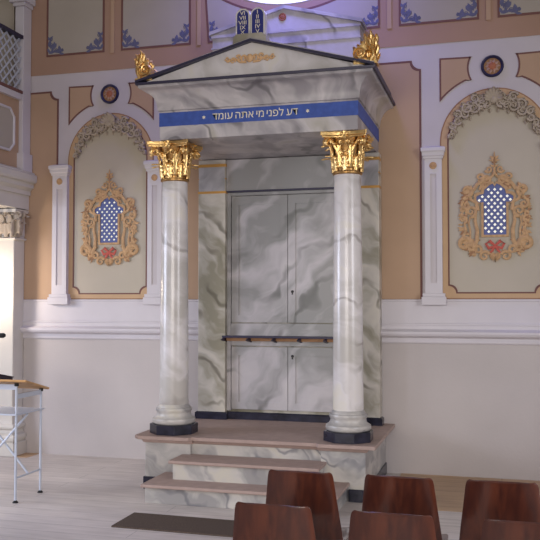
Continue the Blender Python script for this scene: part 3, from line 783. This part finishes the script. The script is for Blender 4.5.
# tablets on the apex
tb = thing('law_tablets', 'pair of round-topped blue tablets with roman numerals on the pediment peak', 'tablets', (-2.1, 6.98, 3.975))
MB().prism([(-2.255, 3.948), (xm, 3.992), (-1.94, 3.955), (-1.95, 4.02), (-1.985, 4.045), (-2.22, 4.045), (-2.245, 4.02)], 6.88, 7.08).build('tablet_base', M['marble_warm'], tb, bevel=.006)
for cx_, z0, lines in ((-2.172, 4.045, ['VI', 'VII', 'VIII', 'IX', 'X']), (-2.035, 4.045, ['I', 'II', 'III', 'IV', 'V'])):
    hw = .066; zt = 4.285
    lp = [(cx_-hw, z0), (cx_+hw, z0)]+arc(cx_, zt-hw, hw, 0, 180, 14)
    o = flat('tablet', [lp], 7.0, .07, M['marble_col'], tb)
    h2 = .052
    lp = [(cx_-h2, z0+.008), (cx_+h2, z0+.008)]+arc(cx_, zt-hw, h2, 0, 180, 14)
    flat('tablet_face', [lp], 6.931, .004, M['tablet'], o)
    for i, s_ in enumerate(lines):
        text(s_, .05, cx_, 6.925, zt-.058-.043*i, M['text_gold'], o, 'numeral', 1.15)

# attic behind the pediment
at = thing('attic_block', 'veined marble attic block with low gable against the wall under the round window', 'attic', (CX-.0, 8.1, 3.62))
AX0, AX1 = -2.83, -1.30
xm2 = (AX0+AX1)/2
MB().prism([(AX0, 3.672), (AX1, 3.672), (AX1, 4.44), (xm2, 4.645), (AX0, 4.44)], 7.99, D-.03).build('block', M['marble'], at)
rk = MB()
rk.prism([(AX1+.03, 4.425), (AX1+.03, 4.46), (xm2, 4.668), (xm2, 4.635)], 7.96, D-.03)
rk.prism([(AX0-.03, 4.425), (xm2, 4.635), (xm2, 4.668), (AX0-.03, 4.46)], 7.96, D-.03)
rk.box(AX0-.01, AX1+.01, 7.972, D-.03, 4.395, 4.425); rk.box(AX0-.01, AX1+.01, 7.976, D-.03, 4.28, 4.295)
rk.build('moulding', M['marble'], at)
T = Matrix.Translation((-2.085, 7.99, 4.555)) @ Matrix.Rotation(R(90), 4, 'X')
ro = MB().lathe([(.001, 0), (.040, 0), (.04, .006), (.033, .014), (.026, .008), (.001, .012)], 0, 0, 28, T=T)
for k in range(8): lf(ro, -2.085, 4.555, k*45, .03, .016, 7.98, .008)
ro.build('roundel', M['med_orange'], at, smooth=True)

# ---------------------------------------------------------------- left gallery and pier
pr_ = thing('corner_pier', 'square white pier with moulded base and leafy capital under the left gallery', 'pier', (-5.5, 8.1, 0))
MB().box(-5.9, -5.165, 8.05, D-.01, .38, 2.42).build('shaft', M['pier'], pr_, bevel=.01)
pth = [(-5.9, D-.01), (-5.9, 8.05), (-5.165, 8.05), (-5.165, D-.01)]
pb = MB().mould(pth, [(0, 0), (.05, 0), (.05, .14), (.03, .15), (.045, .17), (.05, .20), (.042, .225), (.012, .24), (.01, .28), (.03, .295), (.036, .315), (.03, .335), (.008, .35), (0, .39)])
pb.box(-5.9, -5.165, 8.05, D-.01, 0, .38)
pb.build('base', M['pier'], pr_)
cpb = MB().box(-5.9, -5.165, 8.05, D-.01, 2.42, 2.70).mould(pth, [(0, 2.37), (.02, 2.375), (.025, 2.39), (0, 2.40)]).mould(pth, [(0, 2.67), (.04, 2.675), (.05, 2.71), (0, 2.72)])
cp = cpb.build('capital', M['pier'], pr_)
lv = MB()
def vleaf(x, y, z, rz, w_=.10, h=.2, ln=.03):
    v, f = leaf(w_, h, cup=.4, lean=ln, tip=.9, nu=7, nv=10, lob=.3)
    lv.add(v, f, Matrix.Translation((x, y, z)) @ Matrix.Rotation(R(rz), 4, 'Z'))
for k in range(8): vleaf(-5.85+k*.098, 8.05, 2.40, 0, .09, .16, .015); vleaf(-5.80+k*.098, 8.045, 2.44, 0, .09, .22, .03)
vleaf(-5.165, 8.12, 2.40, 90, .08, .17, .02); vleaf(-5.165, 8.17, 2.43, 90, .08, .22, .03); vleaf(-5.165, 8.0, 2.40, 90, .08, .2, .02)
for x, y in ((-5.10, 8.03), (-5.10, 8.10), (-5.25, 8.03), (-5.4, 8.03)):
    lv.tube([(x+p[0], y, 2.645+p[2]) for p in spiral(0, 0, .036, .008, 160, -1.4, 0, 20)], [.014-.007*i/20 for i in range(21)], 7, 1.5)
lv.build('leaves', M['stucco'], cp, smooth=True, solid=.005)

ga = thing('gallery_front', 'left side gallery with lattice parapet over a moulded cornice and brown panel', 'gallery', (-5.2, 6.5, 2.72))
MB().box(-5.5, -5.06, 4.2, D-.01, 2.72, 2.92).build('beam', M['pier'], ga)
MB().box(-5.5, -5.10, 4.2, D-.01, 2.92, 4.0).build('parapet_wall', M['brown'], ga)
MB().mould([(-5.06, 4.2), (-5.06, D-.012)], [(0, 2.88), (.02, 2.88), (.02, 2.93), (.05, 2.96), (.06, 2.96), (.06, 3.01), (.09, 3.02), (.10, 3.045), (.10, 3.10), (.07, 3.115), (.07, 3.13), (.0, 3.16)]).build('cornice', M['pier'], ga)
MB().box(-5.12, -5.055, 4.2, 8.10, 3.93, 4.0).build('parapet_band', M['wall_trim'], ga, bevel=.006)
MB().box(-5.13, -5.05, 4.2, 8.10, 4.0, 4.035).build('lower_rail', M['line'], ga, bevel=.004)
MB().box(-5.13, -5.05, 4.2, 8.10, 4.62, 4.66).build('upper_rail', M['navy_edge'], ga, bevel=.004)
MB().box(-5.16, -5.05, 8.10, D-.012, 3.12, 5.0).box(-5.19, -5.02, 8.07, D-.012, 3.12, 3.34).box(-5.18, -5.03, 8.08, D-.012, 5.0, 5.04).box(-5.21, -5.0, 8.05, D-.012, 5.04, 5.3).build('post', M['wall_trim'], ga, bevel=.004)
la = MB()
y0, y1, z0, z1 = 6.4, 8.10, 4.035, 4.62; d = .12
k = -12
while y0+k*d < y1+.7:
    for sgn in (1, -1):
        a = y0+k*d; pts = []
        h = z1-z0
        ya, yb = (a, a+h) if sgn > 0 else (a+h, a)
        # clip to y range
        t0, t1 = 0.0, 1.0
        for lim, side in ((y0, -1), (y1, 1)):
            da = (ya-lim)*side; db = (yb-lim)*side
            if da > 0 and db > 0: t0 = 2
            elif da > 0: t0 = max(t0, da/(da-db))
            elif db > 0: t1 = min(t1, da/(da-db))
        if t0 < t1:
            la.tube([(-5.09+.006*sgn, ya+(yb-ya)*t0, z0+h*t0), (-5.09+.006*sgn, ya+(yb-ya)*t1, z0+h*t1)], .012, 4)
    k += 1
la.build('lattice', M['lat_grey'], ga)
# cream ornamental inset in the parapet
ip = MB()
def cutc(y_0, y_1, z_0, z_1, r): return [(y_0+r, z_0), (y_1-r, z_0), (y_1, z_0+r), (y_1, z_1-r), (y_1-r, z_1), (y_0+r, z_1), (y_0, z_1-r), (y_0, z_0+r)]
ip.prismx(cutc(6.6, 7.98, 3.34, 3.80, .08), -5.10, -5.088)
ip.build('inset_panel', M['cream_up'], ga)
ip = MB(); lp = [(-5.085, a, b_) for a, b_ in cutc(6.6, 7.98, 3.34, 3.80, .08)]
ip.tube(lp, .016, 6, 1, closed=True); ip.build('inset_moulding', M['wall_trim'], ga)
# gallery floor and inner wall
MB().box(-8.6, -5.45, 4.2, D-.01, 2.80, 3.1).build('gallery_floor', M['pier'], ga)
gw = MB().box(-5.62, -5.22, 8.17, D-.012, 3.1, 6.5).build('inner_pilaster', M['cream'], ga)

ga.location.x -= .055
# wall lamp on the pier, just beyond the picture edge
wl = thing('wall_lamp', 'small warm wall lamp fixed to the face of the left pier', 'lamp', (-5.50, 8.05, 1.72))
MB().lathe([(.001, 0), (.045, 0), (.04, .02), (.001, .025)], 0, 0, 20, T=Matrix.Translation((-5.50, 8.05, 1.72)) @ Matrix.Rotation(R(90), 4, 'X')).tube([(-5.5, 8.04, 1.72), (-5.5, 7.92, 1.70), (-5.5, 7.89, 1.76)], .009, 8).build('bracket', M['gold_band'], wl)
MB().lathe([(.03, 1.76), (.05, 1.80), (.055, 1.86), (.04, 1.90), (.02, 1.91)], -5.5, 7.89, 20).build('glass_shade', M['lamp_glass'], wl, smooth=True)
pl = bpy.data.lights.new('wall_lamp_bulb', 'POINT'); pl.energy = 23; pl.color = (1, .84, .66); pl.shadow_soft_size = .05
po = bpy.data.objects.new('wall_lamp_bulb', pl); col.objects.link(po); po.parent = wl; po.location = (.06, -.30, .13)

# ---------------------------------------------------------------- reading stand at the left
tx1, tx0, ty0, ty1 = -3.945, -4.42, 6.21, 6.60
ld = thing('reading_stand', 'white metal reading stand with tilted pine top and lower shelf at far left', 'reading stand', (-4.18, 6.4, 0))
def ztop(y): return 1.04-(y-6.12)*.21
for x in (tx1, tx0):
    for y in (ty0, ty1):
        lg_ = MB().tube([(x, y, .012), (x, y, ztop(y)-.03)], .0105, 10).build('leg', M['white_metal'], ld, smooth=True)
        MB().lathe([(.024, 0), (.024, .006), (.014, .016), (.012, .02)], x, y, 14).build('foot', M['rubber'], lg_, smooth=True)
        MB().lathe([(.018, ztop(y)-.045), (.018, ztop(y)-.022)], x, y, 12).build('fitting', M['rubber'], lg_, smooth=True)
    MB().tube([(x, ty0, .205), (x, ty1, .205)], .009, 8).build('side_brace', M['white_metal'], ld, smooth=True)
MB().tube([(tx1, 6.405, .205), (tx0, 6.405, .72)], .010, 8).build('cross_brace', M['white_metal'], ld, smooth=True)
MB().tube([(tx0, 6.385, .205), (tx1, 6.385, .72)], .010, 8).build('cross_brace', M['white_metal'], ld, smooth=True)
MB().box(tx0-.02, tx1+.02, ty0-.03, ty1+.03, .730, .743).build('lower_shelf', M['white_metal'], ld, bevel=.004)
tp = MB()
x0, x1 = -4.60, -3.80; ya, yb = 6.12, 6.70
for z_, m_, nm in ((0, 'top_wood', 'tilted_top'),):
    v = [(x0, ya, ztop(ya)-.018), (x1, ya, ztop(ya)-.018), (x1-.13, yb, ztop(yb)-.018), (x0+.13, yb, ztop(yb)-.018)]
    v += [(p[0], p[1], p[2]+.018) for p in v]
    v[2] = (x1-.12, yb, v[2][2]); v[6] = (x1-.12, yb, v[6][2])
    MB().add(v, [(0, 3, 2, 1), (4, 5, 6, 7), (0, 1, 5, 4), (1, 2, 6, 5), (2, 3, 7, 6), (3, 0, 4, 7)]).build(nm, M[m_], ld, bevel=.004)
MB().box(tx0, tx1, ty0-.008, ty0+.008, ztop(ty0)-.075, ztop(ty0)-.03).box(tx1-.008, tx1+.008, ty0, ty1, ztop(ty1)-.07, ztop(ty1)-.03).build('apron', M['white_metal'], ld)
Tb = Matrix.Translation((-4.26, 6.30, ztop(6.30)+.001)) @ Matrix.Rotation(math.atan(-.21), 4, 'X') @ Matrix.Rotation(R(-6), 4, 'Z')
bk = thing('prayer_book', 'dark closed book lying on the reading stand at the left edge', 'book', (-4.26, 6.30, ztop(6.3)))
MB().box(-.165, .165, -.10, -.0+.10, 0, .006, Tb).box(-.165, .165, -.10, .10, .046, .052, Tb).box(-.165, -.158, -.1, .1, 0, .05, Tb).build('cover', M['book'], bk)
MB().box(-.158, .158, -.093, .093, .006, .046, Tb).build('pages', M['book'], bk)
mc = thing('microphone', 'black gooseneck microphone rising from the reading stand at the far left edge', 'microphone', (-4.40, 6.32, ztop(6.32)))
MB().lathe([(.04, ztop(6.42)+.012), (.04, ztop(6.42)+.03), (.012, ztop(6.42)+.04)], -4.46, 6.42, 18).build('microphone_base', M['rubber'], mc, smooth=True)
MB().tube([(-4.46, 6.42, 1.0), (-4.45, 6.42, 1.2), (-4.40, 6.42, 1.34), (-4.30, 6.42, 1.385)], .006, 8).build('gooseneck', M['rubber'], mc, smooth=True)
MB().tube([(-4.31, 6.42, 1.385), (-4.27, 6.42, 1.39), (-4.215, 6.42, 1.393), (-4.20, 6.42, 1.392)], [.012, .02, .022, .014], 12).build('microphone_head', M['rubber'], mc, smooth=True)

# ---------------------------------------------------------------- door mat
tag(MB().prismz([(-2.83, 5.74), (-1.70, 5.72), (-1.70, 6.13), (-2.83, 6.15)], 0.0, .012).build('doormat', M['mat'], bevel=.004), 'dark brown doormat lying on the floor before the marble steps', 'doormat')

# ---------------------------------------------------------------- chairs
def make_chair():
    t = thing('stacking_chair', '', 'chair', (0, 0, 0), 'moulded plywood chairs seen from behind')
    # shell centre line in (y,z), chair faces +y; back top at y=0
    cl = [(-.001, .830, .150), (.000, .8285, .1575), (.001, .824, .163), (.003, .815, .1665), (.006, .80, .170), (.022, .70, .182), (.040, .60, .195), (.058, .53, .203), (.082, .475, .207), (.125, .445, .208), (.20, .435, .21), (.30, .435, .212), (.40, .440, .208), (.455, .430, .195), (.475, .415, .17)]
    v = []; f = []; nu = 14
    for j, (y, z, hw) in enumerate(cl):
        for i in range(nu+1):
            s = i/nu*2-1
            x = math.copysign(abs(s)**.9, s)*hw
            c = .020*s*s
            rc = 0
            if j < 8: v.append((x, y+c, z-rc))
            else: v.append((x, y, z+c*.6))
    for j in range(len(cl)-1):
        for i in range(nu): a = j*(nu+1)+i; f.append((a, a+1, a+nu+2, a+nu+1))
    MB().add(v, f).build('shell', M['veneer'], t, smooth=True, solid=.012, bevel=.003)
    for s in (-1, 1):
        MB().tube([(s*.16, .05, .405), (s*.185, .03, .38), (s*.205, -.03, .012)], .0105, 8).build('leg', M['chrome'], t, smooth=True)
        MB().tube([(s*.16, .36, .405), (s*.185, .385, .38), (s*.205, .42, .012)], .0105, 8).build('leg', M['chrome'], t, smooth=True)
        MB().tube([(s*.16, .05, .405), (s*.16, .36, .405)], .0105, 8).build('side_rail', M['chrome'], t, smooth=True)
        MB().tube([(s*.198, -.01, .18), (s*.21, -.01, .30), (s*.235, .02, .33), (s*.235, .08, .33), (s*.205, .12, .33)], .006, 6).build('row_hook', M['chrome'], t, smooth=True)
    MB().tube([(-.16, .12, .412), (.16, .12, .412)], .0095, 8).build('crossbar', M['chrome'], t, smooth=True)
    MB().tube([(-.16, .32, .412), (.16, .32, .412)], .0095, 8).build('crossbar', M['chrome'], t, smooth=True)
    for (x, y) in ((-.205, -.03), (.205, -.03), (-.205, .42), (.205, .42)):
        MB().lathe([(.014, 0), (.014, .02), (.011, .022)], x, y, 12).build('foot', M['rubber'], t, smooth=True)
    return t
c0 = make_chair()
spots = [(-.99, 4.13, 1, 'brown plywood chair in the farther row, leftmost, in front of the marble steps'),
         (-.492, 4.14, -1, 'brown plywood chair in the farther row, middle of the three, before the right pedestal'),
         (.0, 4.16, 1, 'brown plywood chair in the farther row, rightmost, before the bare grey wall'),
         (-.945, 3.43, -1, 'brown plywood chair in the nearer row, leftmost, its back cut by the bottom edge'),
         (-.437, 3.42, 0, 'brown plywood chair in the nearer row, middle of the three at the bottom edge'),
         (.095, 3.43, 1, 'brown plywood chair in the nearer row, at the bottom right corner')]
for i, (x, y, a, lb) in enumerate(spots):
    c = c0 if i == 0 else copy_tree(c0)
    c.location = (x, y, 0); c.rotation_euler = (0, 0, R(a)); c['label'] = lb
